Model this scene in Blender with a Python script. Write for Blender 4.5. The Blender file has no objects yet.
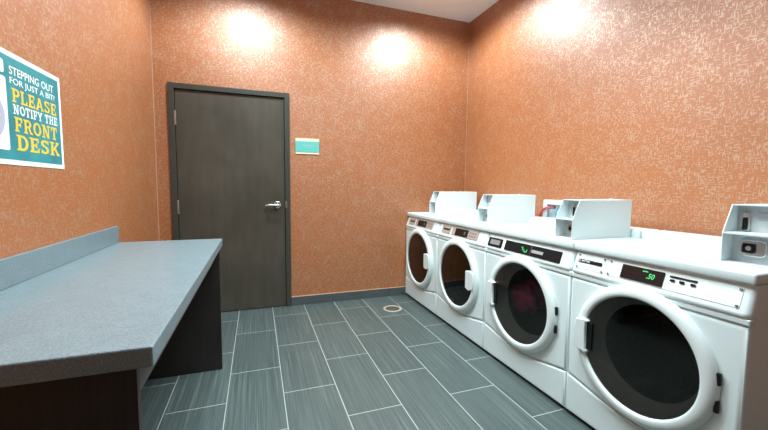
import bpy, bmesh, math, random
from mathutils import Matrix, Vector
random.seed(7)
C = bpy.context.scene.collection
PI = math.pi

# ------------------------------------------------------------------ measured room
D, XR, XL, H = 3.606, 2.289, -0.822, 3.052      # back wall, right wall, left wall, ceiling
YF = -1.9                                         # wall behind the photographer
T = 0.12                                          # wall thickness

# ------------------------------------------------------------------ materials
def mat(name, col, rough=0.5, metal=0.0, spec=0.5, noise=0.0, nscale=40.0, bump=0.0, emit=None, estr=0.0, coat=0.0):
    m = bpy.data.materials.new(name); m.use_nodes = True
    nt = m.node_tree; b = nt.nodes['Principled BSDF']
    b.inputs['Base Color'].default_value = (*col, 1)
    b.inputs['Roughness'].default_value = rough
    b.inputs['Metallic'].default_value = metal
    b.inputs['Specular IOR Level'].default_value = spec
    b.inputs['Coat Weight'].default_value = coat
    if emit:
        b.inputs['Emission Color'].default_value = (*emit, 1); b.inputs['Emission Strength'].default_value = estr
    if noise or bump:
        tc = nt.nodes.new('ShaderNodeTexCoord'); n = nt.nodes.new('ShaderNodeTexNoise')
        n.inputs['Scale'].default_value = nscale; n.inputs['Detail'].default_value = 3
        nt.links.new(tc.outputs['Object'], n.inputs['Vector'])
        if noise:
            r = nt.nodes.new('ShaderNodeValToRGB')
            r.color_ramp.elements[0].position = .3; r.color_ramp.elements[1].position = .7
            r.color_ramp.elements[0].color = (*[max(0, c*(1-noise)) for c in col], 1)
            r.color_ramp.elements[1].color = (*[min(1, c*(1+noise)) for c in col], 1)
            nt.links.new(n.outputs['Fac'], r.inputs['Fac']); nt.links.new(r.outputs['Color'], b.inputs['Base Color'])
        if bump:
            bp = nt.nodes.new('ShaderNodeBump'); bp.inputs['Strength'].default_value = bump; bp.inputs['Distance'].default_value = .002
            nt.links.new(n.outputs['Fac'], bp.inputs['Height']); nt.links.new(bp.outputs['Normal'], b.inputs['Normal'])
    return m

class G:
    """small node-graph helper"""
    def __init__(s, m): s.nt = m.node_tree
    def n(s, t, **kw):
        x = s.nt.nodes.new('ShaderNode'+t)
        for k, v in kw.items(): setattr(x, k, v)
        return x
    def l(s, a, b): s.nt.links.new(a, b)
    def math(s, op, a, b=None, c=None):
        x = s.n('Math', operation=op)
        for i, v in enumerate((a, b, c)):
            if v is None: continue
            if isinstance(v, (int, float)): x.inputs[i].default_value = v
            else: s.l(v, x.inputs[i])
        return x.outputs[0]
    def noise(s, vec, scale=1.0, detail=2.0, rough=.5):
        x = s.n('TexNoise'); x.inputs['Scale'].default_value = scale; x.inputs['Detail'].default_value = detail
        x.inputs['Roughness'].default_value = rough
        s.l(vec, x.inputs['Vector']); return x.outputs['Fac']
    def comb(s, x, y, z=0.0):
        c = s.n('CombineXYZ')
        for i, v in enumerate((x, y, z)):
            if isinstance(v, (int, float)): c.inputs[i].default_value = v
            else: s.l(v, c.inputs[i])
        return c.outputs[0]
    def ramp(s, f, stops):
        r = s.n('ValToRGB'); e = r.color_ramp.elements
        while len(e) < len(stops): e.new(.5)
        for el, (p, c) in zip(e, stops): el.position = p; el.color = (*c, 1) if len(c) == 3 else c
        s.l(f, r.inputs['Fac']); return r.outputs['Color']
    def mix(s, f, a, b):
        x = s.n('Mix', data_type='RGBA')
        for sock, v in ((x.inputs[0], f), (x.inputs[6], a), (x.inputs[7], b)):
            if isinstance(v, (int, float)): sock.default_value = v
            elif isinstance(v, tuple): sock.default_value = (*v, 1)
            else: s.l(v, sock)
        return x.outputs[2]

def world_xyz(g):
    geo = g.n('NewGeometry'); sp = g.n('SeparateXYZ'); g.l(geo.outputs['Position'], sp.inputs[0])
    return sp.outputs

def wallpaper():
    m = mat('wallpaper', (.6, .2, .08)); g = G(m); b = m.node_tree.nodes['Principled BSDF']
    x, y, z = world_xyz(g)
    u = g.math('ADD', x, y)
    # little metallic dashes lying across and down, as in a printed grasscloth
    n1 = g.noise(g.comb(g.math('MULTIPLY', u, 36), g.math('MULTIPLY', z, 135)), 1, 2.0, .55)
    n2 = g.noise(g.comb(g.math('MULTIPLY', u, 170), g.math('MULTIPLY', z, 40), 3.7), 1, 2.0, .55)
    nb = g.noise(g.comb(g.math('MULTIPLY', u, 9), g.math('MULTIPLY', z, 9), 9.1), 1, 2.0, .6)
    mx = g.math('MAXIMUM', n1, n2)
    s = g.math('ADD', mx, g.math('MULTIPLY', g.math('SUBTRACT', nb, .5), .22))
    fl = g.math('MINIMUM', g.math('MAXIMUM', g.math('MULTIPLY', g.math('SUBTRACT', s, .545), 9.0), 0.0), 1.0)
    big = g.noise(g.comb(u, z), 2.2, 2)
    base = g.mix(big, (.385, .116, .028), (.425, .131, .034))
    fine = g.noise(g.comb(g.math('MULTIPLY', u, 330), g.math('MULTIPLY', z, 330), 1.3), 1, 1)
    base = g.mix(g.math('MULTIPLY', fine, .35), base, (.33, .098, .024))
    col = g.mix(g.math('MULTIPLY', fl, .54), base, (.48, .30, .16))
    g.l(col, b.inputs['Base Color'])
    g.l(g.math('MULTIPLY', fl, .35), b.inputs['Metallic'])
    g.l(g.math('SUBTRACT', .46, g.math('MULTIPLY', fl, .06)), b.inputs['Roughness'])
    b.inputs['Specular IOR Level'].default_value = .7
    bp = g.n('Bump'); bp.inputs['Strength'].default_value = .35; bp.inputs['Distance'].default_value = .0015
    g.l(mx, bp.inputs['Height']); g.l(bp.outputs[0], b.inputs['Normal']); 
    gl = g.noise(g.comb(g.math('MULTIPLY', u, 420), g.math('MULTIPLY', z, 420), 5.0), 1, 1)
    b2 = g.n('Bump'); b2.inputs['Strength'].default_value = .30; b2.inputs['Distance'].default_value = .0015
    g.l(gl, b2.inputs['Height']); g.l(b2.outputs[0], b.inputs['Coat Normal'])
    g.l(g.math('ADD', .16, g.math('MULTIPLY', fl, .46)), b.inputs['Coat Weight'])
    b.inputs['Coat IOR'].default_value = 3.0; b.inputs['Coat Roughness'].default_value = .54
    return m

def floor_tiles():
    m = mat('floor_tile', (.1, .12, .12)); g = G(m); b = m.node_tree.nodes['Principled BSDF']
    x, y, z = world_xyz(g)
    v = g.math('ADD', x, .1775); u = g.math('ADD', y, .5135)
    br = g.n('TexBrick'); br.offset = .5; br.offset_frequency = 2; br.squash = 1; br.squash_frequency = 2
    g.l(g.comb(u, v), br.inputs['Vector'])
    br.inputs['Scale'].default_value = 1; br.inputs['Mortar Size'].default_value = .0028; br.inputs['Mortar Smooth'].default_value = .15
    br.inputs['Bias'].default_value = 0; br.inputs['Brick Width'].default_value = .643; br.inputs['Row Height'].default_value = .3046
    br.inputs['Color1'].default_value = (.42, .42, .42, 1); br.inputs['Color2'].default_value = (.58, .58, .58, 1)
    row = g.math('FLOOR', g.math('DIVIDE', v, .3046))
    s1 = g.noise(g.comb(g.math('MULTIPLY', x, 150), g.math('MULTIPLY', y, 1.1), row), 1, 3, .6)
    s2 = g.noise(g.comb(g.math('MULTIPLY', x, 420), g.math('MULTIPLY', y, 3), 4), 1, 2, .5)
    st = g.math('ADD', g.math('MULTIPLY', s1, .65), g.math('MULTIPLY', s2, .35))
    col = g.ramp(st, [(.30, (.036, .053, .053)), (.5, (.064, .089, .087)), (.68, (.140, .176, .167))])
    tint = g.mix(.6, col, br.outputs['Color'])
    ov = g.n('Mix', data_type='RGBA', blend_type='MULTIPLY'); ov.inputs[0].default_value = .9
    g.l(col, ov.inputs[6]); tw = g.ramp(br.outputs['Color'], [(.35, (.82, .82, .82)), (.65, (1.1, 1.1, 1.1))]); g.l(tw, ov.inputs[7])
    g.l(g.mix(br.outputs['Fac'], ov.outputs[2], (.34, .38, .36)), b.inputs['Base Color'])
    g.l(g.math('ADD', .36, g.math('MULTIPLY', st, .16)), b.inputs['Roughness'])
    b.inputs['Specular IOR Level'].default_value = .45
    bp = g.n('Bump', invert=True); bp.inputs['Strength'].default_value = .5; bp.inputs['Distance'].default_value = .002
    g.l(br.outputs['Fac'], bp.inputs['Height']); g.l(bp.outputs[0], b.inputs['Normal'])
    return m

def base_tile():
    m = mat('base_tile', (.07, .08, .085), .4); g = G(m); b = m.node_tree.nodes['Principled BSDF']
    x, y, z = world_xyz(g); u = g.math('ADD', x, y)
    s = g.noise(g.comb(g.math('MULTIPLY', u, 3), g.math('MULTIPLY', z, 300)), 1, 3)
    g.l(g.ramp(s, [(.3, (.050, .062, .068)), (.7, (.105, .122, .125))]), b.inputs['Base Color'])
    return m

def stone():
    m = mat('solid_surface', (.3, .33, .35), .32); g = G(m); b = m.node_tree.nodes['Principled BSDF']
    tc = g.n('TexCoord').outputs['Object']
    n1 = g.noise(tc, 240, 2, .6); n2 = g.noise(tc, 300, 2, .6); n3 = g.noise(tc, 14, 3)
    c = g.ramp(n1, [(.30, (.12, .165, .185)), (.46, (.205, .272, .305)), (.60, (.232, .305, .34)), (.72, (.32, .395, .435))])
    d = g.ramp(n2, [(.33, (.62, .62, .62)), (.43, (1, 1, 1))])
    x = g.n('Mix', data_type='RGBA', blend_type='MULTIPLY'); x.inputs[0].default_value = .7; g.l(c, x.inputs[6]); g.l(d, x.inputs[7])
    y = g.n('Mix', data_type='RGBA', blend_type='MULTIPLY'); y.inputs[0].default_value = .25; g.l(x.outputs[2], y.inputs[6]); g.l(n3, y.inputs[7])
    g.l(y.outputs[2], b.inputs['Base Color'])
    return m

def wood(name, dark, light, sx, rough=.45):
    m = mat(name, dark, rough); g = G(m); b = m.node_tree.nodes['Principled BSDF']
    x, y, z = world_xyz(g); u = g.math('ADD', x, y)
    s = g.noise(g.comb(g.math('MULTIPLY', u, sx), g.math('MULTIPLY', z, 2.5)), 1, 4, .6)
    l = g.noise(g.comb(u, z), 2.6, 3)
    f = g.math('ADD', g.math('MULTIPLY', s, .45), g.math('MULTIPLY', l, .55))
    g.l(g.ramp(f, [(.32, dark), (.66, light)]), b.inputs['Base Color'])
    return m

def glass(name, tint, refl=1.0):
    m = bpy.data.materials.new(name); m.use_nodes = True; nt = m.node_tree; nt.nodes.clear(); g = G(m)
    out = g.n('OutputMaterial'); tr = g.n('BsdfTransparent'); gl = g.n('BsdfGlossy'); fr = g.n('Fresnel'); mx = g.n('MixShader')
    tr.inputs['Color'].default_value = (*tint, 1); gl.inputs['Roughness'].default_value = .03; gl.inputs['Color'].default_value = (refl, refl, refl, 1)
    fr.inputs['IOR'].default_value = 1.5
    g.l(fr.outputs[0], mx.inputs[0]); g.l(tr.outputs[0], mx.inputs[1]); g.l(gl.outputs[0], mx.inputs[2]); g.l(mx.outputs[0], out.inputs[0])
    return m

M = dict(
    wallpaper=wallpaper(), floor=floor_tiles(), basetile=base_tile(), stone=stone(),
    ceiling=mat('ceiling_paint', (.88, .90, .91), .9, noise=.02),
    doorwood=wood('door_wood', (.047, .042, .032), (.083, .072, .056), 16, .42),
    darkwood=wood('dark_laminate', (.008, .007, .007), (.030, .025, .022), 90, .45),
    edgewood=mat('panel_edge', (.09, .085, .08), .5),
    frame=mat('frame_paint', (.045, .046, .038), .42, noise=.05),
    steel=mat('brushed_steel', (.62, .64, .64), .28, 1.0),
    chrome=mat('satin_chrome', (.75, .77, .77), .22, 1.0),
    brass=mat('brass', (.50, .30, .16), .3, 1.0),
    white=mat('white_enamel', (.73, .845, .865), .28, spec=.5, noise=.01, nscale=3),
    plate=mat('console_white', (.745, .845, .86), .32, noise=.01),
    ring=mat('door_plastic', (.735, .83, .845), .33, noise=.01, nscale=4),
    meter=mat('meter_paint', (.70, .775, .79), .35, noise=.01, nscale=5),
    meter_in=mat('meter_inside', (.50, .55, .57), .4, noise=.04, nscale=20),
    beige=mat('console_beige', (.40, .315, .275), .45, noise=.04),
    black=mat('black_plastic', (.010, .010, .011), .35, spec=.2),
    brownblack=mat('display_window', (.016, .009, .008), .35, spec=.15),
    greypl=mat('grey_plastic', (.22, .21, .22), .4),
    lcd=mat('lcd_grey', (.30, .31, .31), .4),
    green=mat('green_digits', (.02, .3, .08), .4, emit=(.10, 1.0, .30), estr=.55),
    green_dim=mat('dim_digits', (.05, .16, .10), .5, emit=(.10, .5, .25), estr=.12),
    screw=mat('screw_metal', (.30, .30, .30), .35, 1.0),
    drum=mat('drum_dark', (.15, .175, .18), .35, .2, noise=.15, nscale=60),
    drum_brown=mat('drum_brown', (.07, .045, .038), .4, noise=.1),
    gasket=mat('rubber_gasket', (.70, .80, .82), .38, noise=.05),
    gasket_dark=mat('dark_gasket', (.03, .022, .02), .4),
    glass_grey=glass('door_glass_grey', (.68, .75, .76)),
    glass_brown=glass('door_glass_brown', (.34, .27, .24)),
    magenta=mat('magenta_cloth', (.50, .06, .20), .9, noise=.4, nscale=12),
    red=mat('red_rubber', (.62, .06, .09), .35),
    blue=mat('blue_rubber', (.10, .30, .50), .4),
    paper=mat('poster_paper', (.80, .84, .84), .6),
    teal=mat('poster_teal', (.028, .235, .26), .6, noise=.22, nscale=9),
    yellow=mat('poster_yellow', (.76, .52, .055), .6),
    inkwhite=mat('poster_white_ink', (.80, .84, .82), .6),
    lilac=mat('poster_lilac', (.42, .42, .52), .6),
    inkblue=mat('poster_blue', (.10, .22, .42), .6),
    signteal=mat('sign_teal', (.115, .50, .47), .5, noise=.03),
    signcream=mat('sign_cream', (.76, .72, .50), .5),
    signgrey=mat('sign_lettering', (.27, .50, .47), .5),
    caulk=mat('corner_bead', (.55, .36, .24), .6, noise=.1),
    drain=mat('drain_metal', (.46, .47, .42), .45, .3, noise=.1), grate=mat('drain_grate', (.16, .135, .10), .5, .4, noise=.2),
    faint=mat('faint_print', (.36, .39, .41), .5),
)

# ------------------------------------------------------------------ builders
def obj(name, me, m, parent=None, smooth=None, base=True):
    """link a mesh (or bmesh) as one object; under a parent the coordinates are the thing's own"""
    if isinstance(me, bmesh.types.BMesh):
        bm = me; me = bpy.data.meshes.new(name)
        bmesh.ops.recalc_face_normals(bm, faces=bm.faces)
        bm.to_mesh(me); bm.free()
    me.name = name
    o = bpy.data.objects.new(name, me); C.objects.link(o)
    me.materials.clear(); me.materials.append(m)
    if parent is not None:
        o.parent = parent
        r = parent
        while r.parent: r = r.parent
        if r.get('shift'): me.transform(Matrix.Translation(-Vector(r.location)))
    elif base:
        co = [v.co for v in me.vertices]
        c = Vector(((min(v.x for v in co)+max(v.x for v in co))/2, (min(v.y for v in co)+max(v.y for v in co))/2, min(v.z for v in co)))
        me.transform(Matrix.Translation(-c)); o.location = c
    if smooth is not None:
        for p in me.polygons: p.use_smooth = True
        try: me.set_sharp_from_angle(angle=math.radians(smooth))
        except Exception: pass
    return o

def thing(name, label, cat, loc, group=None, shift=True):
    o = bpy.data.objects.new(name, None); C.objects.link(o); o.location = loc; o.empty_display_size = .1
    if label: o['label'] = label
    if cat: o['category'] = cat
    if group: o['group'] = group
    if shift: SHIFT.append(o); o['shift'] = 1
    return o
SHIFT = []
def tag(o, label, cat, group=None):
    o['label'] = label; o['category'] = cat
    if group: o['group'] = group
    return o
def struct(o): o['kind'] = 'structure'; return o

def box(bm, x0, x1, y0, y1, z0, z1, bev=0.0, seg=2):
    vs = [bm.verts.new((x, y, z)) for x in (x0, x1) for y in (y0, y1) for z in (z0, z1)]
    F = [(0, 1, 3, 2), (4, 6, 7, 5), (0, 4, 5, 1), (2, 3, 7, 6), (0, 2, 6, 4), (1, 5, 7, 3)]
    fs = [bm.faces.new([vs[i] for i in f]) for f in F]
    if bev:
        es = list({e for f in fs for e in f.edges})
        bmesh.ops.bevel(bm, geom=es, offset=bev, segments=seg, affect='EDGES', profile=.5)
    return bm
def B(*a, **k): return box(bmesh.new(), *a, **k)

def prism_y(bm, prof, y0, y1, bev=0.0, seg=3):
    """profile in (x, z) extruded along y"""
    a = [bm.verts.new((x, y0, z)) for x, z in prof]; b = [bm.verts.new((x, y1, z)) for x, z in prof]
    n = len(prof); fs = [bm.faces.new(a), bm.faces.new(b[::-1])]
    for i in range(n): fs.append(bm.faces.new((a[i], b[i], b[(i+1) % n], a[(i+1) % n])))
    if bev:
        es = list({e for f in fs for e in f.edges})
        bmesh.ops.bevel(bm, geom=es, offset=bev, segments=seg, affect='EDGES', profile=.5)
    return bm

def lathe_x(bm, prof, cy, cz, n=96, close=False):
    """profile of (radius, x) spun about the x direction through (cy, cz)"""
    rings = []
    for r, x in prof:
        if r < 1e-6: rings.append([bm.verts.new((x, cy, cz))])
        else: rings.append([bm.verts.new((x, cy+r*math.cos(2*PI*k/n), cz+r*math.sin(2*PI*k/n))) for k in range(n)])
    prs = list(zip(rings, rings[1:]))
    if close: prs.append((rings[-1], rings[0]))
    for a, b in prs:
        for k in range(n):
            k2 = (k+1) % n
            if len(a) == 1 and len(b) == 1: continue
            if len(a) == 1: bm.faces.new((a[0], b[k], b[k2]))
            elif len(b) == 1: bm.faces.new((a[k], b[0], a[k2]))
            else: bm.faces.new((a[k], b[k], b[k2], a[k2]))
    return bm

def tube(bm, pts, r, n=10):
    P = [Vector(p) for p in pts]; rings = []
    # smooth the path
    Q = []
    for i in range(len(P)-1):
        p0, p1, p2, p3 = P[max(i-1, 0)], P[i], P[i+1], P[min(i+2, len(P)-1)]
        for k in range(6):
            t = k/6
            Q.append(.5*((2*p1)+(p2-p0)*t+(2*p0-5*p1+4*p2-p3)*t*t+(3*p1-p0-3*p2+p3)*t**3))
    Q.append(P[-1])
    for i, q in enumerate(Q):
        d = (Q[min(i+1, len(Q)-1)]-Q[max(i-1, 0)]).normalized()
        a = d.orthogonal().normalized() if i == 0 else (rings[-1][1]-d*rings[-1][1].dot(d)).normalized()
        b = d.cross(a)
        rings.append(([bm.verts.new(q+r*(math.cos(2*PI*k/n)*a+math.sin(2*PI*k/n)*b)) for k in range(n)], a))
    for (a, _), (b, _) in zip(rings, rings[1:]):
        for k in range(n): bm.faces.new((a[k], a[(k+1) % n], b[(k+1) % n], b[k]))
    bm.faces.new(rings[0][0]); bm.faces.new(rings[-1][0][::-1])
    return bm

def slab(loops, thick, bevel, mtx, bres=3):
    """flat plate from 2-D outlines (later ones are holes) with rounded edges; z=0 is its back, +z its face"""
    cu = bpy.data.curves.new('plate', 'CURVE'); cu.dimensions = '2D'; cu.fill_mode = 'BOTH'
    cu.extrude = max(thick/2-bevel, 0); cu.bevel_depth = bevel; cu.bevel_resolution = bres; cu.offset = -bevel
    for lp in loops:
        sp = cu.splines.new('POLY'); sp.points.add(len(lp)-1); sp.use_cyclic_u = True
        for p, (x, y) in zip(sp.points, lp): p.co = (x, y, 0, 1)
    o = bpy.data.objects.new('plate', cu); C.objects.link(o)
    dg = bpy.context.evaluated_depsgraph_get(); dg.update()
    me = bpy.data.meshes.new_from_object(o.evaluated_get(dg))
    bpy.data.objects.remove(o); bpy.data.curves.remove(cu)
    me.transform(mtx @ Matrix.Translation((0, 0, thick/2)))
    return me

def rrect(x0, x1, y0, y1, r, n=6):
    out = []
    for cx, cy, a in ((x1-r, y1-r, 0), (x0+r, y1-r, PI/2), (x0+r, y0+r, PI), (x1-r, y0+r, 1.5*PI)):
        for k in range(n+1): out.append((cx+r*math.cos(a+PI/2*k/n), cy+r*math.sin(a+PI/2*k/n)))
    return out
def circ(cx, cy, r, n=96): return [(cx+r*math.cos(2*PI*k/n), cy+r*math.sin(2*PI*k/n)) for k in range(n)]

def frame_mtx(org, u, v):
    u = Vector(u).normalized(); v = Vector(v).normalized(); n = u.cross(v)
    m = Matrix((u, v, n)).transposed().to_4x4(); m.translation = Vector(org); return m

def text_mesh(s, x0, x1, y0, y1, mtx, bold=0.0, shear=0.0):
    cu = bpy.data.curves.new('lettering', 'FONT'); cu.body = s; cu.size = 1; cu.offset = bold; cu.shear = shear; cu.resolution_u = 3
    o = bpy.data.objects.new('lettering', cu); C.objects.link(o)
    dg = bpy.context.evaluated_depsgraph_get(); dg.update()
    me = bpy.data.meshes.new_from_object(o.evaluated_get(dg))
    bpy.data.objects.remove(o); bpy.data.curves.remove(cu)
    xs = [v.co.x for v in me.vertices]; ys = [v.co.y for v in me.vertices]
    sx = (x1-x0)/(max(xs)-min(xs)); sy = (y1-y0)/(max(ys)-min(ys))
    me.transform(mtx @ Matrix(((sx, 0, 0, x0-min(xs)*sx), (0, sy, 0, y0-min(ys)*sy), (0, 0, 1, 0), (0, 0, 0, 1))))
    return me

def join(meshes):
    bm = bmesh.new()
    for m in meshes:
        if isinstance(m, bmesh.types.BMesh):
            t = bpy.data.meshes.new('t'); m.to_mesh(t); m.free(); m = t
        bm.from_mesh(m); bpy.data.meshes.remove(m)
    me = bpy.data.meshes.new('joined'); bm.to_mesh(me); bm.free(); return me

# ------------------------------------------------------------------ slab-serif lettering for the poster
W = .21                                   # stroke weight
def bar(x0, y0, x1, y1): return [(x0, y0), (x1, y0), (x1, y1), (x0, y1)]
def serif(x, y, w=.40, h=.12): return bar(x-w/2, y, x+w/2, y+h)
def diag(x0, y0, x1, y1, w=W): return [(x0-w/2, y0), (x0+w/2, y0), (x1+w/2, y1), (x1-w/2, y1)]
def arc(cx, cy, rx, ry, a0, a1, wx=W, wy=.16, n=14):
    q = []
    for k in range(n):
        a, b = [math.radians(a0+(a1-a0)*(k+d)/n) for d in (0, 1)]
        q.append([(cx+rx*math.cos(a), cy+ry*math.sin(a)), (cx+rx*math.cos(b), cy+ry*math.sin(b)),
                  (cx+(rx-wx)*math.cos(b), cy+(ry-wy)*math.sin(b)), (cx+(rx-wx)*math.cos(a), cy+(ry-wy)*math.sin(a))])
    return q
def stem(x): return [bar(x-W/2, 0, x+W/2, 1), serif(x, 0), serif(x, .88)]
GL = {
 'P': (.80, stem(.22)+[bar(.2, .84, .48, 1), bar(.2, .40, .48, .55)]+arc(.46, .70, .34, .30, -90, 90)),
 'R': (.88, stem(.22)+[bar(.2, .84, .48, 1), bar(.2, .42, .48, .56)]+arc(.46, .71, .33, .29, -90, 90)+[diag(.72, 0, .50, .48), serif(.74, 0, .30)]),
 'L': (.76, stem(.22)+[bar(.2, 0, .74, .15), bar(.60, 0, .74, .34)]),
 'E': (.80, stem(.22)+[bar(.2, 0, .76, .15), bar(.2, .85, .74, 1), bar(.2, .43, .56, .57), bar(.63, 0, .76, .32), bar(.61, .70, .74, 1), bar(.49, .34, .60, .66)]),
 'F': (.78, stem(.22)+[bar(.2, .85, .74, 1), bar(.2, .43, .56, .57), bar(.61, .68, .74, 1), bar(.49, .34, .60, .66)]),
 'A': (.94, [diag(.16, 0, .46, 1), diag(.78, 0, .48, 1), bar(.25, .26, .70, .39), serif(.15, 0, .32), serif(.79, 0, .32), bar(.28, .88, .58, 1)]),
 'S': (.78, arc(.38, .74, .33, .26, 20, 270, W, .15)+arc(.38, .29, .34, .29, -160, 90, W, .15)+[bar(.60, .70, .71, .98), bar(.05, .02, .16, .32)]),
 'O': (.92, arc(.46, .5, .43, .5, 0, 360, W, .16, 28)),
 'N': (.98, [bar(.14, 0, .28, 1), bar(.70, 0, .84, 1), diag(.74, 0, .22, 1, .24), serif(.20, 0, .36), serif(.16, .88, .32), serif(.78, .88, .36)]),
 'T': (.84, [bar(.42-W/2, 0, .42+W/2, 1), bar(.04, .85, .80, 1), bar(.04, .66, .16, 1), bar(.68, .66, .80, 1), serif(.42, 0)]),
 'D': (.88, stem(.22)+[bar(.2, .84, .44, 1), bar(.2, 0, .44, .16)]+arc(.42, .5, .42, .5, -90, 90)),
 'K': (.92, stem(.22)+[diag(.34, .40, .74, .92, .20), diag(.76, .06, .44, .56, .22), serif(.76, 0, .32), serif(.72, .88, .30)]),
 'I': (.44, stem(.22)),
 'H': (.96, stem(.22)+stem(.74)+[bar(.2, .43, .76, .57)]),
 'Y': (.90, [bar(.45-W/2, 0, .45+W/2, .48), diag(.45, .42, .16, .92, .22), diag(.45, .42, .74, .92, .22), serif(.45, 0), serif(.16, .88, .32), serif(.74, .88, .32)]),
 ' ': (.36, []),
}
def slab_text(s, x0, x1, y0, y1, mtx):
    bm = bmesh.new(); tot = sum(GL[c][0] for c in s)+.06*(len(s)-1); sx = (x1-x0)/tot; sy = y1-y0; cx = 0
    for c in s:
        w, qs = GL[c]
        for i, q in enumerate(qs): bm.faces.new([bm.verts.new(mtx @ Vector((x0+(cx+x)*sx, y0+y*sy, i*2e-5))) for x, y in q])
        cx += w+.06
    me = bpy.data.meshes.new('t'); bm.to_mesh(me); bm.free(); return me

# ================================================================== SETTING
struct(obj('floor', B(XL-T, XR+T, YF-T, D+T, -.1, 0), M['floor'], base=False))
struct(obj('ceiling', B(XL-T, XR+T, YF-T, D+T, H, H+.1), M['ceiling'], base=False))
struct(obj('wall_left', B(XL-T, XL, YF, D, 0, H), M['wallpaper'], base=False))
struct(obj('wall_right', B(XR, XR+T, YF, D, 0, H), M['wallpaper'], base=False))
struct(obj('wall_front', B(XL-T, XR+T, YF-T, YF, 0, H), M['wallpaper'], base=False))
DX0, DX1, DZ = -.711, .308, 2.084                 # outside of the door frame
bm = bmesh.new()
box(bm, XL-T, DX0+.012, D, D+T, 0, H); box(bm, DX1-.012, XR+T, D, D+T, 0, H); box(bm, DX0+.012, DX1-.012, D, D+T, DZ-.012, H)
struct(obj('wall_back', bm, M['wallpaper'], base=False))
bh = .088
bm = bmesh.new(); xs = [DX1+.001, .737, 1.35, XR-.001]
for a, b in zip(xs, xs[1:]): box(bm, a+.0012, b-.0012, D-.011, D-.0003, 0.0003, bh, .0015, 1)
struct(obj('baseboard_back', bm, M['basetile'], base=False))
bm = bmesh.new(); box(bm, XL+.001, DX0-.002, D-.011, D-.0003, .0003, bh, .0015, 1)
struct(obj('baseboard_back', bm, M['basetile'], base=False))
bm = bmesh.new(); yy = YF+.01
while yy < D-.02:
    box(bm, XL+.0003, XL+.011, yy, min(yy+.61, D-.013)-.002, .0003, bh, .0015, 1); yy += .612
struct(obj('baseboard_left', bm, M['basetile'], base=False))
bm = bmesh.new(); yy = YF+.01
while yy < D-.02:
    box(bm, XR-.011, XR-.0003, yy, min(yy+.61, D-.013)-.002, .0003, bh, .0015, 1); yy += .612
struct(obj('baseboard_right', bm, M['basetile'], base=False))
# pale bead in the two back corners, along the base tile too
struct(obj('trim_1', B(XL+.0004, XL+.0045, D-.0045, D-.0004, bh+.001, H-.001), M['caulk'], base=False))
struct(obj('trim_2', B(XR-.004, XR-.0004, D-.004, D-.0004, bh+.001, H-.001), M['caulk'], base=False))
struct(obj('trim_3', B(DX1+.002, XR-.004, D-.010, D-.0004, bh+.0004, bh+.004), M['caulk'], base=False))

# ---- door
dr = thing('door_1', 'closed dark brown wooden door in a dark metal frame in the back wall', None, ((DX0+DX1)/2, D, 0)); dr['kind'] = 'structure'
bm = bmesh.new()
FW = .047
for x0, x1 in ((DX0, DX0+FW), (DX1-FW, DX1)):
    box(bm, x0, x1, D-.022, D+.10, .0005, DZ, .003)
box(bm, DX0+FW-.002, DX1-FW+.002, D-.022, D+.10, DZ-FW, DZ, .003)
# stop behind the leaf
for x0, x1 in ((DX0+FW, DX0+FW+.014), (DX1-FW-.014, DX1-FW)): box(bm, x0, x1, D+.052, D+.095, .0005, DZ-FW)
box(bm, DX0+FW, DX1-FW, D+.052, D+.095, DZ-FW-.014, DZ-FW)
obj('door_frame', bm, M['frame'], dr)
leaf = obj('door_leaf', B(DX0+FW+.003, DX1-FW-.003, D-.002, D+.043, .008, DZ-FW-.003, .002), M['doorwood'], dr)
for z in (1.786, 1.004, .22):
    bm = bmesh.new()
    for k in range(5): lz = z-.065+k*.026; 
    vs = []
    for k in range(5):
        z0 = z-.062+k*.025
        r = .0085; ring = [[bm.verts.new((DX0+FW+.004+r*math.cos(2*PI*j/12), D-.016+r*math.sin(2*PI*j/12), zz)) for j in range(12)] for zz in (z0, z0+.0235)]
        for j in range(12): bm.faces.new((ring[0][j], ring[0][(j+1) % 12], ring[1][(j+1) % 12], ring[1][j]))
        bm.faces.new(ring[0]); bm.faces.new(ring[1])
    obj('hinge', bm, M['steel'], dr, smooth=40)
# lever handle: rose, hub and lever pointing left
def lathe_y(bm, prof, cx, cz, n=32):
    rings = []
    for r, y in prof:
        rings.append([bm.verts.new((cx, y, cz))] if r < 1e-6 else [bm.verts.new((cx+r*math.cos(2*PI*k/n), y, cz+r*math.sin(2*PI*k/n))) for k in range(n)])
    for a, b in zip(rings, rings[1:]):
        for k in range(n):
            k2 = (k+1) % n
            if len(a) == 1: bm.faces.new((a[0], b[k], b[k2]))
            elif len(b) == 1: bm.faces.new((a[k], b[0], a[k2]))
            else: bm.faces.new((a[k], b[k], b[k2], a[k2]))
    return bm
hx, hz = .185, 1.017
bm = bmesh.new(); lathe_y(bm, [(0, D-.014), (.028, D-.014), (.034, D-.011), (.036, D-.002)], hx, hz)
lathe_y(bm, [(0, D-.058), (.012, D-.058), (.0145, D-.05), (.013, D-.014)], hx, hz)
hd = obj('door_handle', bm, M['chrome'], dr, smooth=40)
bm = bmesh.new(); tube(bm, [(hx+.012, D-.052, hz), (hx-.02, D-.056, hz), (hx-.06, D-.055, hz-.001), (hx-.095, D-.050, hz-.004), (hx-.106, D-.046, hz-.006)], .0105, 12)
obj('lever', bm, M['chrome'], hd, smooth=50)
obj('strike_plate', B(DX1-FW-.001, DX1-FW+.012, D-.0245, D-.0215, hz-.03, hz+.03, .001), M['steel'], dr)

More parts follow.
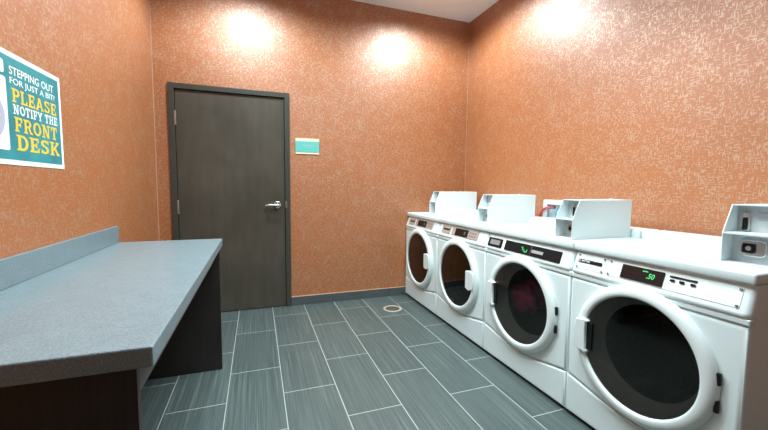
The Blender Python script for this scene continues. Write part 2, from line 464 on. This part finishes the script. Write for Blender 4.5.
# ================================================================== LEFT SIDE: folding counter
CX1, CY0, CY1, CZ = -.222, .885, 2.585, .847; CT = .048
ct = thing('folding_counter', 'long speckled grey folding counter with dark wood end panels along the left wall', 'counter', ((XL+CX1)/2, (CY0+CY1)/2, 0))
obj('countertop', B(XL+.002, CX1, CY0, CY1, CZ-CT, CZ, .004), M['stone'], ct)
obj('backsplash', B(XL+.002, XL+.021, CY0, CY1, CZ+.0005, CZ+.100, .002), M['stone'], ct)
obj('end_panel', B(XL+.014, -.268, .933, .955, .0015, CZ-CT, .001), M['darkwood'], ct)
obj('end_panel', B(XL+.014, -.233, 2.466, 2.492, .0015, CZ-CT, .001), M['darkwood'], ct)
obj('apron', B(-.288, -.270, .957, 2.464, .709, CZ-CT, .001), M['edgewood'], ct)

# ================================================================== poster on the left wall
PY0, PY1, PZ0, PZ1 = 1.395, 2.018, 1.268, 1.668
ps = thing('poster', 'teal poster with white and yellow lettering on the left wall above the counter', 'poster', (XL, (PY0+PY1)/2, PZ0))
obj('poster_sheet', B(XL+.0004, XL+.0025, PY0, PY1, PZ0, PZ1), M['paper'], ps)
obj('printed_panel', B(XL+.0026, XL+.0031, PY0+.018, PY1-.018, PZ0+.018, PZ1-.018), M['teal'], ps)
mt = frame_mtx((XL+.0036, 0, 0), (0, 1, 0), (0, 0, 1))
wl = [text_mesh('STEPPING OUT', 1.667, 1.959, 1.589, 1.619, mt, .012), text_mesh('FOR JUST A BIT?', 1.667, 1.967, 1.550, 1.580, mt, .012),
      slab_text('NOTIFY THE', 1.675, 1.977, 1.452, 1.487, mt)]
for k in wl: obj('lettering', k, M['inkwhite'], ps)
yl = [slab_text('PLEASE', 1.672, 1.973, 1.494, 1.543, mt), slab_text('FRONT', 1.677, 1.970, 1.389, 1.442, mt), slab_text('DESK', 1.682, 1.981, 1.322, 1.379, mt)]
for k in yl: obj('lettering', k, M['yellow'], ps)['label'] = 'yellow block lettering'
# printed washing-machine picture at the left of the poster
pic = obj('printed_picture', slab([rrect(PY0+.03, 1.644, 1.318, 1.572, .010)], .0006, 0, frame_mtx((XL+.0032, 0, 0), (0, 1, 0), (0, 0, 1))), M['inkwhite'], ps)
obj('printed_picture_top', slab([rrect(PY0+.05, 1.638, 1.583, 1.630, .010)], .0006, 0, frame_mtx((XL+.0032, 0, 0), (0, 1, 0), (0, 0, 1))), M['inkwhite'], ps)
obj('printed_door_ring', slab([circ(1.542, 1.430, .084), circ(1.542, 1.430, .060)], .0006, 0, frame_mtx((XL+.0039, 0, 0), (0, 1, 0), (0, 0, 1))), M['lilac'], pic)
half = [(1.542+.058*math.cos(PI+PI*k/24), 1.430+.058*math.sin(PI+PI*k/24)) for k in range(25)]
obj('printed_water', slab([half], .0006, 0, frame_mtx((XL+.0039, 0, 0), (0, 1, 0), (0, 0, 1))), M['inkblue'], pic)

# ================================================================== little sign beside the door
sg = thing('wall_sign', 'small teal and cream room sign on the back wall right of the door', 'sign', (.479, D, 1.513))
obj('sign_plate', B(.364, .593, D-.007, D-.0005, 1.515, 1.668, .001), M['signcream'], sg)
obj('sign_face', B(.3645, .5925, D-.0095, D-.0072, 1.535, 1.640, .0008), M['signteal'], sg)
bm = bmesh.new()
random.seed(3)
xx = .425
while xx < .535:                                   # unreadable small raised lettering
    w = random.uniform(.006, .013); box(bm, xx, xx+w, D-.0105, D-.0096, 1.592, 1.604); xx += w+.003
xx = .445
while xx < .535:
    box(bm, xx, xx+.005, D-.0105, D-.0096, 1.574, 1.580); xx += .008
obj('raised_lettering', bm, M['signgrey'], sg)

# ================================================================== floor drain
bm = bmesh.new()
n = 40; cx, cy = 1.245, 3.205
def zl(bm, prof):
    rings = [[bm.verts.new((cx+r*math.cos(2*PI*k/n), cy+r*math.sin(2*PI*k/n), z)) for k in range(n)] for r, z in prof]
    for a, b in zip(rings, rings[1:]):
        for k in range(n): bm.faces.new((a[k], a[(k+1) % n], b[(k+1) % n], b[k]))
    return rings
dn = thing('floor_drain', 'round metal floor drain with a brown slotted grate in the grey tile floor', 'drain', (cx, cy, 0))
zl(bm, [(.092, .0005), (.090, .004), (.072, .004), (.070, .0006)])
obj('drain_ring', bm, M['drain'], dn, smooth=30)
bm = bmesh.new()
for k in range(-4, 5):
    w = math.sqrt(max(.068**2-(k*.0145)**2, 0)); box(bm, cx-w, cx+w, cy+k*.0145-.0048, cy+k*.0145+.0048, .0005, .0028)
obj('grate', bm, M['grate'], dn)
# ================================================================== WASHING MACHINES
XW = 1.546; DZC = .486     # front plane of the machines, height of the door centres
ux = (0, -1, 0)
front = lambda x: frame_mtx((x, 0, 0), ux, (0, 0, 1))         # plate facing the room, u runs to the viewer's right
TS = Vector((.33, 0, .944)).normalized()                       # slope of the control panel
CONS = frame_mtx((-.0055, 0, .786), ux, TS)
def cons(off): return CONS @ Matrix.Translation((0, 0, off))
def cpt(y, z): return (-y, (z-.786)/TS.z)                      # point of the control panel given local y and height
def crect(y0, y1, z0, z1, r): u0, v0 = cpt(y0, z0); u1, v1 = cpt(y1, z1); return rrect(u0, u1, v0, v1, r)

def console_mesh(prof, hw, r=.022):
    # sweep the profile along y, the ends rolling back into the sides
    bm = bmesh.new(); sec = []
    ends = [(hw-r+r*math.sin(k*PI/12), r*(1-math.cos(k*PI/12))) for k in range(7)]
    for y, d in [(-y, d) for y, d in ends[::-1]]+ends:
        sec.append([bm.verts.new((x+d*max(0, min(1, (.049-x)/.03)), y, z)) for x, z in prof])
    n = len(prof)
    for a, b in zip(sec, sec[1:]):
        for i in range(n): bm.faces.new((a[i], b[i], b[(i+1) % n], a[(i+1) % n]))
    bm.faces.new(sec[0]); bm.faces.new(sec[-1][::-1])
    return bm
EDGE = [3.598, 2.872, 2.138, 1.399, .675]
def machine(idx, name, label, kind, box_geo):
    yl = EDGE[idx]; yc = (EDGE[idx]+EDGE[idx+1])/2; P = EDGE[idx]-EDGE[idx+1]; HW = P/2-.002
    def seam(u): return .222-.052*math.cos(min(abs(u)/HW, 1)*PI/2)**1.3
    t = thing(name, label, 'washing machine', (XW, yc, 0), 'coin laundry machines along the right wall', shift=False)
    b = .016
    # cabinet: open-fronted shell, plus the band under the control panel
    bm = bmesh.new()
    for a, c in ((-HW+.0015, -HW+.02), (HW-.02, HW-.0015)):
        prism_y(bm, [(.014, .03), (.014, .767), (.050, .767), (.050, .884), (.68, .884), (.68, .03)], a, c)
    box(bm, .66, .68, -HW+.02, HW-.02, .03, .884); box(bm, .03, .66, -HW+.02, HW-.02, .03, .05)
    box(bm, .05, .66, -HW+.02, HW-.02, .86, .884)
    for sx in (.08, .62):
        for sy in (-.28, .28):
            box(bm, sx-.02, sx+.02, sy-.02, sy+.02, .0008, .0305)
    band = slab([rrect(-HW, HW, .7435, .768, .004)], .035, .006, front(.035))
    cab = obj('cabinet', join([bm, band]), M['white'], t, smooth=35)
    # upper front with the door opening
    N = 40; low = [(u, seam(u)+.0015) for u in [-HW+2*HW*k/N for k in range(N+1)]]
    outer = low+[(HW, .7425), (-HW, .7425)]
    obj('front_panel', slab([outer, circ(0, DZC, .255)], .035, b, front(.035), 4), M['white'], t, smooth=40)
    lowk = [(u, seam(u)-.0015) for u in [HW-2*HW*k/N for k in range(N+1)]]
    obj('kick_panel', slab([[(-HW, .020), (HW, .020)]+lowk], .035, .012, front(.035), 4), M['white'], t, smooth=40)
    # top
    obj('top_lid', B(.010, .498, -HW-.001, HW+.001, .8845, .926, .009, 3), M['white'], t, smooth=40)
    obj('rear_cover', B(.500, .678, -HW+.002, HW-.002, .8845, .968, .010, 3), M['white'], t, smooth=40)
    # control panel, leaning back
    prof = [(.029, .8835), (-.0036, .790), (-.0055, .784), (-.0052, .777), (-.0015, .770), (.006, .7665), (.014, .7655), (.049, .7655), (.049, .8835)]
    bm = console_mesh(prof, HW)
    cp = obj('control_panel', bm, M['white'], t, smooth=45)
    def plate(nm, y0, y1, z0, z1, m, r=.004, off=.0, th=.0025, par=cp, bev=.0006): return obj(nm, slab([crect(y0, y1, z0, z1, r)], th, bev, cons(off), 1), m, par)
    def screws(pts):
        for y, z in pts: obj('screw', slab([circ(*cpt(y, z), .0048, 16)], .003, .001, cons(.003), 1), M['screw'], cp)
    left = P/2
    L = lambda a: left-a                           # distance from the machine's left edge -> local y
    if kind == 'beige':
        bd = plate('badge', L(.078), L(.218), .806, .867, M['beige'], .006, .0015)
        plate('badge_mark', L(.100), L(.205), .832, .846, M['brownblack'], .002, .0042, .001)
        plate('console_overlay', L(.245), L(.735-.115), .806, .868, M['beige'], .003, .0015)
        plate('display', L(.300), L(.485), .8085, .8645, M['brownblack'], .004, .0042)
        du, dv = cpt(L(.445), .826)
        obj('green_digit', text_mesh('0', du-.016, du+.010, dv-.002, dv+.024, cons(.0072), .03), M['green_dim'], cp)
        for r in range(2):
            for c in range(3): plate('button', L(.508+c*.032), L(.508+c*.032+.020), .822+r*.022, .834+r*.022, M['greypl'], .003, .0042)
    elif kind == 'black':
        plate('badge', L(.012+.010), L(.170), .796, .854, M['black'], .008, .0015)
        plate('badge_mark', L(.045), L(.148), .810, .842, M['greypl'], .004, .0042, .001)
        plate('console_overlay', L(.200), L(.664), .795, .856, M['black'], .003, .0015)
        plate('display_divider', L(.436), L(.438), .799, .852, M['greypl'], .0008, .0042, .001)
        bars = []
        for (a, z0, z1, w) in ((.356, .831, .836, .014), (.367, .817, .833, .005), (.380, .809, .824, .005), (.384, .808, .813, .022), (.403, .810, .826, .005)):
            bars.append(slab([crect(L(a), L(a+w), z0, z1, .001)], .001, 0, cons(.0042), 1))
        obj('green_digit', join(bars), M['green'], cp)
        plate('display', L(.447), L(.537), .814, .832, M['lcd'], .003, .0042)
    else:
        plate('badge_plate', L(.028), L(.178), .800, .870, M['plate'], .003, .0002, .0012, bev=.0003)
        plate('badge', L(.036), L(.166), .829, .845, M['black'], .002, .0032, .0014)
        plate('badge_mark', L(.034), L(.048), .829, .8455, M['lcd'], .002, .0048, .001)
        u0, v0 = cpt(L(.054), .833); u1, v1 = cpt(L(.100), .842)
        obj('badge_lettering', text_mesh('MAYTAG', u0, u1, v0, v1, cons(.0050), .01), M['paper'], cp)
        plate('faceplate', L(.200), L(.690), .800, .870, M['plate'], .003, .0002, .0012, bev=.0003)
        plate('display', L(.264), L(.442), .805, .8625, M['brownblack'], .002, .0032)
        u0, v0 = cpt(L(.376), .824); u1, v1 = cpt(L(.408), .846)
        dg = [text_mesh('.50', u0, u1, v0, v1, cons(.0062), .02, .15), slab([crect(L(.356), L(.378), .8485, .8525, .0008)], .001, 0, cons(.0058), 1)]
        obj('green_digit', join(dg), M['green'], cp)
        plate('display_strip', L(.460), L(.556), .850, .857, M['black'], .001, .0032, .001)
        for a in (.464, .498, .536): plate('button', L(a), L(a+.018), .835, .844, M['black'], .002, .0032)
        screws([(L(y), z) for y, z in ((.034, .863), (.172, .863), (.206, .863), (.034, .806), (.172, .806), (.206, .806), (.683, .862), (.683, .806))])
    # door
    bm = bmesh.new()
    lathe_x(bm, [(.247, .012), (.247, -.020), (.2482, -.027), (.252, -.0315), (.259, -.033), (.273, -.032), (.286, -.028), (.294, -.020), (.298, -.011), (.299, -.003), (.296, .0005), (.274, .0005), (.274, .012)], 0, DZC, 112, close=True)
    door = obj('door', bm, M['ring'], t, smooth=40)
    dark = kind == 'beige'
    bm = bmesh.new(); lathe_x(bm, [(.2465, -.021), (.18, -.024), (.12, -.0265), (.06, -.028), (0, -.0285)], 0, DZC, 80)
    obj('door_glass', bm, M['glass_brown' if dark else 'glass_grey'], door, smooth=60)
    bm = bmesh.new(); lathe_x(bm, [(.2462, -.016), (.2445, -.004), (.212, .055), (.205, .070), (.222, .078), (.2462, .015)], 0, DZC, 80)
    bm2 = bmesh.new(); lathe_x(bm2, [(.254, .045), (.246, .10), (.26, .12), (.275, .16), (.275, .50), (.25, .53), (0, .545)], 0, DZC, 80)
    for k in range(3):                              # three lifter vanes inside the drum
        a = math.radians(20+120*k); d = Vector((0, math.cos(a), math.sin(a))); s = Vector((0, -math.sin(a), math.cos(a))); c0 = Vector((0, 0, DZC))
        vs = [bm2.verts.new(c0+d*r+s*w+Vector((x, 0, 0))) for x in (.17, .49) for r, w in ((.273, -.04), (.20, -.012), (.20, .012), (.273, .04))]
        for f in ((0, 1, 2, 3), (7, 6, 5, 4), (0, 4, 5, 1), (1, 5, 6, 2), (2, 6, 7, 3)): bm2.faces.new([vs[i] for i in f])
    drum = obj('drum', bm2, M['drum_brown' if dark else 'drum'], t, smooth=40)
    obj('gasket', bm, M['gasket_dark' if dark else 'gasket'], drum, smooth=40)
    # handle straddling the ring, hinges opposite
    s = -1 if dark else 1
    if dark:
        hp = [(-.172, .430), (-.172, .562), (-.215, .572), (-.270, .560), (-.280, .50), (-.270, .435), (-.215, .418)]
    else:
        hp = [(.278, .556), (.288, .52), (.291, .48), (.287, .44), (.278, .408), (.258, .403), (.236, .404), (.222, .396), (.218, .408), (.226, .420), (.226, .548), (.218, .558), (.226, .566), (.250, .562)]
    obj('door_handle', slab([[(-y, z) for y, z in hp][::(1 if True else -1)]], (.030 if not dark else .020), .005, front(-.016 if not dark else -.023), 3), M['ring'], door, smooth=40)
    if not dark:
        obj('handle_recess', slab([rrect(-.230, -.198, .415, .555, .004)], .008, .002, front(-.0225), 1), M['black'], door)
        for z in (.532, .430): obj('hinge', B(-.017, -.003, -.3015, -.288, z-.024, z+.022, .003), M['black'], door)
    else:
        for z in (.56, .43): obj('hinge', B(-.012, -.001, .270, .292, z-.02, z+.02, .003), M['ring'], door)
    # coin meter case standing on the lid
    xf, y0, y1, Lh, lockkind, z1 = box_geo; xf -= XW; y0 -= yc; y1 -= yc
    z0, zs, sl = .9265, z1-.107, .048; th = .004
    side = [(xf, z0), (xf, zs), (xf+sl, z1), (xf+Lh, z1), (xf+Lh, z0)]
    bm = bmesh.new()
    prism_y(bm, side, y0, y0+th, .001, 1); prism_y(bm, side, y1-th, y1, .001, 1)
    box(bm, xf+sl, xf+Lh, y0+th, y1-th, z1-th, z1); box(bm, xf+Lh-th, xf+Lh, y0+th, y1-th, z0, z1-th)
    box(bm, xf+.001, xf+.10, y0+th, y1-th, zs-.003, zs+.003)
    box(bm, xf, xf+.10, y0+th, y1-th, z0, z0+.006)
    r = .008; ring = [[bm.verts.new((xf+.31+r*math.cos(2*PI*j/14), y0+.03+r*math.sin(2*PI*j/14), zz)) for j in range(14)] for zz in (z1, z1+.007)]
    for j in range(14): bm.faces.new((ring[0][j], ring[0][(j+1) % 14], ring[1][(j+1) % 14], ring[1][j]))
    bm.faces.new(ring[1])
    cb = obj('coin_box', bm, M['meter'], t)
    bm = bmesh.new(); box(bm, xf+.060, xf+.064, y0+th, y1-th, z0+.006, zs-.003); box(bm, xf+.088, xf+.092, y0+th, y1-th, zs+.003, z1-th)
    obj('inner_plate', bm, M['meter_in'], cb)
    w = y1-y0; ym = (y0+y1)/2
    if lockkind == 'plate':
        obj('coin_lock', slab([rrect(-ym-.038, -ym+.036, .957, 1.019, .016)], .010, .003, front(xf+.0595), 2), M['chrome'], cb, smooth=40)
        obj('lock_keyhole', slab([rrect(-ym-.030, -ym+.006, .970, 1.006, .006), circ(-ym-.012, .988, .009, 20)], .006, .001, front(xf+.049), 1), M['black'], cb)
        obj('lock_plug', slab([circ(-ym-.012, .988, .008, 20)], .007, .001, front(xf+.049), 1), M['steel'], cb)
    else:
        obj('coin_lock', slab([circ(-ym+.012, .983, .021, 28)], .020, .004, front(xf+.0595), 2), M['brass' if lockkind == 'brass' else 'greypl'], cb, smooth=40)
        obj('lock_plug', slab([circ(-ym+.012, .983, .009, 20)], .004, .001, front(xf+.039), 1), M['black'], cb)
    obj('coin_slot', slab([rrect(-ym-.050 if lockkind == 'plate' else -ym-.012, -ym-.037 if lockkind == 'plate' else -ym-.003, 1.052, 1.100, .004)], .014, .002, front(xf+.0875), 1), M['black'], cb)
    obj('slot_bezel', slab([rrect(-ym-.054 if lockkind == 'plate' else -ym-.020, -ym-.031 if lockkind == 'plate' else -ym+.005, 1.048, 1.118, .004)], .008, .002, front(xf+.0875), 1), M['steel'], cb)
    bars = [slab([rrect(-ym-.012, -ym+.045, z, z+h, .0008)], .0008, 0, front(xf+.0878), 1) for z, h in ((1.118, .004), (1.100, .003), (1.092, .003))]
    obj('printed_instructions', join(bars), M['faint'], cb)
    return t

machine(0, 'washing_machine', 'white front-load machine with beige console in the corner against the back wall', 'beige', (1.715, 3.240, 3.375, .49, 'plain', 1.158))
machine(1, 'washing_machine', 'white front-load machine with beige console, second from the back wall, beside a black-console one', 'beige', (1.656, 2.284, 2.417, .452, 'plain', 1.149))
machine(2, 'washing_machine', 'white front-load machine with a black console strip and dark red laundry in its drum', 'black', (1.588, 1.446, 1.562, .442, 'brass', 1.141))
machine(3, 'washing_machine', 'white front-load machine nearest the camera with green digits on its white console', 'white', (1.672, .692, .838, .448, 'plate', 1.149))

# laundry inside the black-console machine
yc = (EDGE[2]+EDGE[3])/2
bm = bmesh.new()
bmesh.ops.create_icosphere(bm, subdivisions=4, radius=1)
for v in bm.verts:
    d = v.co.copy()
    k = 1+.16*math.sin(5*d.x+2*d.y)+.12*math.sin(7*d.y-3*d.z+1)+.07*math.sin(13*d.z+4*d.x)
    v.co = Vector((.08*d.x*k, .14*d.y*k, .11*d.z*k))+Vector((XW+.21, yc+.20, .450))
    # stay inside the drum
    q = Vector((v.co.y-yc, v.co.z-DZC)); 
    if q.length > .262: q *= .262/q.length; v.co.y = yc+q.x; v.co.z = DZC+q.y
tag(obj('laundry', bm, M['magenta'], smooth=80), 'dark red laundry seen behind the glass of the black-console washing machine', 'laundry')

# ================================================================== water supply box on the right wall
wb = thing('water_supply_box', 'white recessed water supply box on the right wall behind the washing machines', 'supply box', (XR, 2.236, .95))
oy0, oy1, oz0, oz1 = 2.142, 2.345, .930, 1.108
bm = bmesh.new()
me = slab([rrect(-oy1, -oy0, oz0, oz1, .006), rrect(-oy1+.040, -oy0-.022, oz0+.03, oz1-.036, .006)], .012, .003, frame_mtx((XR-.030, 0, 0), ux, (0, 0, 1)), 2)
box(bm, XR-.030, XR-.001, oy0, oy0+.006, oz0, oz1); box(bm, XR-.030, XR-.001, oy1-.006, oy1, oz0, oz1)
box(bm, XR-.030, XR-.001, oy0+.006, oy1-.006, oz1-.006, oz1); box(bm, XR-.030, XR-.001, oy0+.006, oy1-.006, oz0, oz0+.006)
box(bm, XR-.006, XR-.001, oy0+.006, oy1-.006, oz0+.006, oz1-.006)
obj('box_frame', join([me, bm]), M['meter'], wb)
for y, m, nm in ((2.258, 'red', 'valve'), (2.195, 'blue', 'valve')):
    bm = bmesh.new(); lathe_x(bm, [(0, XR-.038), (.009, XR-.038), (.009, XR-.0065)], y, 1.045, 16)
    v = obj(nm, bm, M['brass'], wb, smooth=40)
    obj('valve_handle', B(XR-.044, XR-.036, y-.017, y+.017, 1.039, 1.051, .003), M[m], v)
bm = bmesh.new(); tube(bm, [(XR-.047, 2.262, 1.043), (XR-.055, 2.285, 1.047), (XR-.055, 2.315, 1.036), (XR-.052, 2.350, 1.008), (XR-.040, 2.380, .96), (XR-.028, 2.392, .86), (XR-.022, 2.392, .60), (XR-.022, 2.38, .30), (XR-.022, 2.38, .010)], .0085)
tag(obj('supply_hose', bm, M['red'], smooth=60), 'red rubber hose curving out of the water supply box on the wall', 'hose')
bm = bmesh.new(); tube(bm, [(XR-.047, 2.195, 1.040), (XR-.058, 2.194, 1.010), (XR-.052, 2.196, .985), (XR-.030, 2.20, .94), (XR-.024, 2.20, .80), (XR-.022, 2.20, .40), (XR-.022, 2.20, .010)], .0085)
tag(obj('supply_hose', bm, M['blue'], smooth=60), 'blue rubber hose hanging down from the water supply box on the wall', 'hose')

# ================================================================== LIGHT
def spot(x, y, e, size=150, blend=.5, rad=.05, col=(1, .965, .91)):
    l = bpy.data.lights.new('downlight', 'SPOT'); l.energy = e; l.spot_size = math.radians(size); l.spot_blend = blend
    l.shadow_soft_size = rad; l.color = col
    o = bpy.data.objects.new('downlight', l); C.objects.link(o); o.location = (x, y, H-.02); return o
for x, y, e, a in ((-.05, 2.86, 145, 166), (1.60, 2.92, 138, 166), (.25, .85, 18, 110), (1.20, .95, 34, 115), (.70, -.9, 26, 140)):
    spot(x, y, e, a, .5, .07, (.85, .98, 1))
l = bpy.data.lights.new('added_fill_light', 'AREA'); l.shape = 'RECTANGLE'; l.size = 1.2; l.size_y = 1.5; l.energy = 80; l.spread = math.radians(132); l.color = (.84, .97, 1)  # soft fill added to brighten the room, not a real ceiling fixture
o = bpy.data.objects.new('added_fill_light', l); C.objects.link(o); o.location = (.72, 1.65, H-.03)
w = bpy.data.worlds.new('room_world'); bpy.context.scene.world = w; w.use_nodes = True
w.node_tree.nodes['Background'].inputs[0].default_value = (.6, .7, .8, 1); w.node_tree.nodes['Background'].inputs[1].default_value = .3

# ================================================================== CAMERA
f, yaw, pit, roll, hh = 355.837, -19.672, 4.5535, .566, 1.2028
a = math.radians
cy, sy = math.cos(a(yaw)), math.sin(a(yaw))
fw = Vector((-sy*math.cos(a(pit)), cy*math.cos(a(pit)), -math.sin(a(pit)))); r = Vector((cy, sy, 0)); u = r.cross(fw)
c, s = math.cos(a(roll)), math.sin(a(roll)); r2 = c*r+s*u; u2 = -s*r+c*u
cd = bpy.data.cameras.new('camera'); cd.sensor_fit = 'HORIZONTAL'; cd.sensor_width = 36; cd.lens = f/768*36; cd.clip_start = .02
co = bpy.data.objects.new('camera', cd); C.objects.link(co)
mm = Matrix((r2, u2, -fw)).transposed().to_4x4(); mm.translation = (0, 0, hh); co.matrix_world = mm
bpy.context.scene.camera = co
vs = bpy.context.scene.view_settings; vs.view_transform = 'Standard'; vs.look = 'None'; vs.exposure = 0; vs.gamma = 1
for o in SHIFT:
    if 'shift' in o: del o['shift']
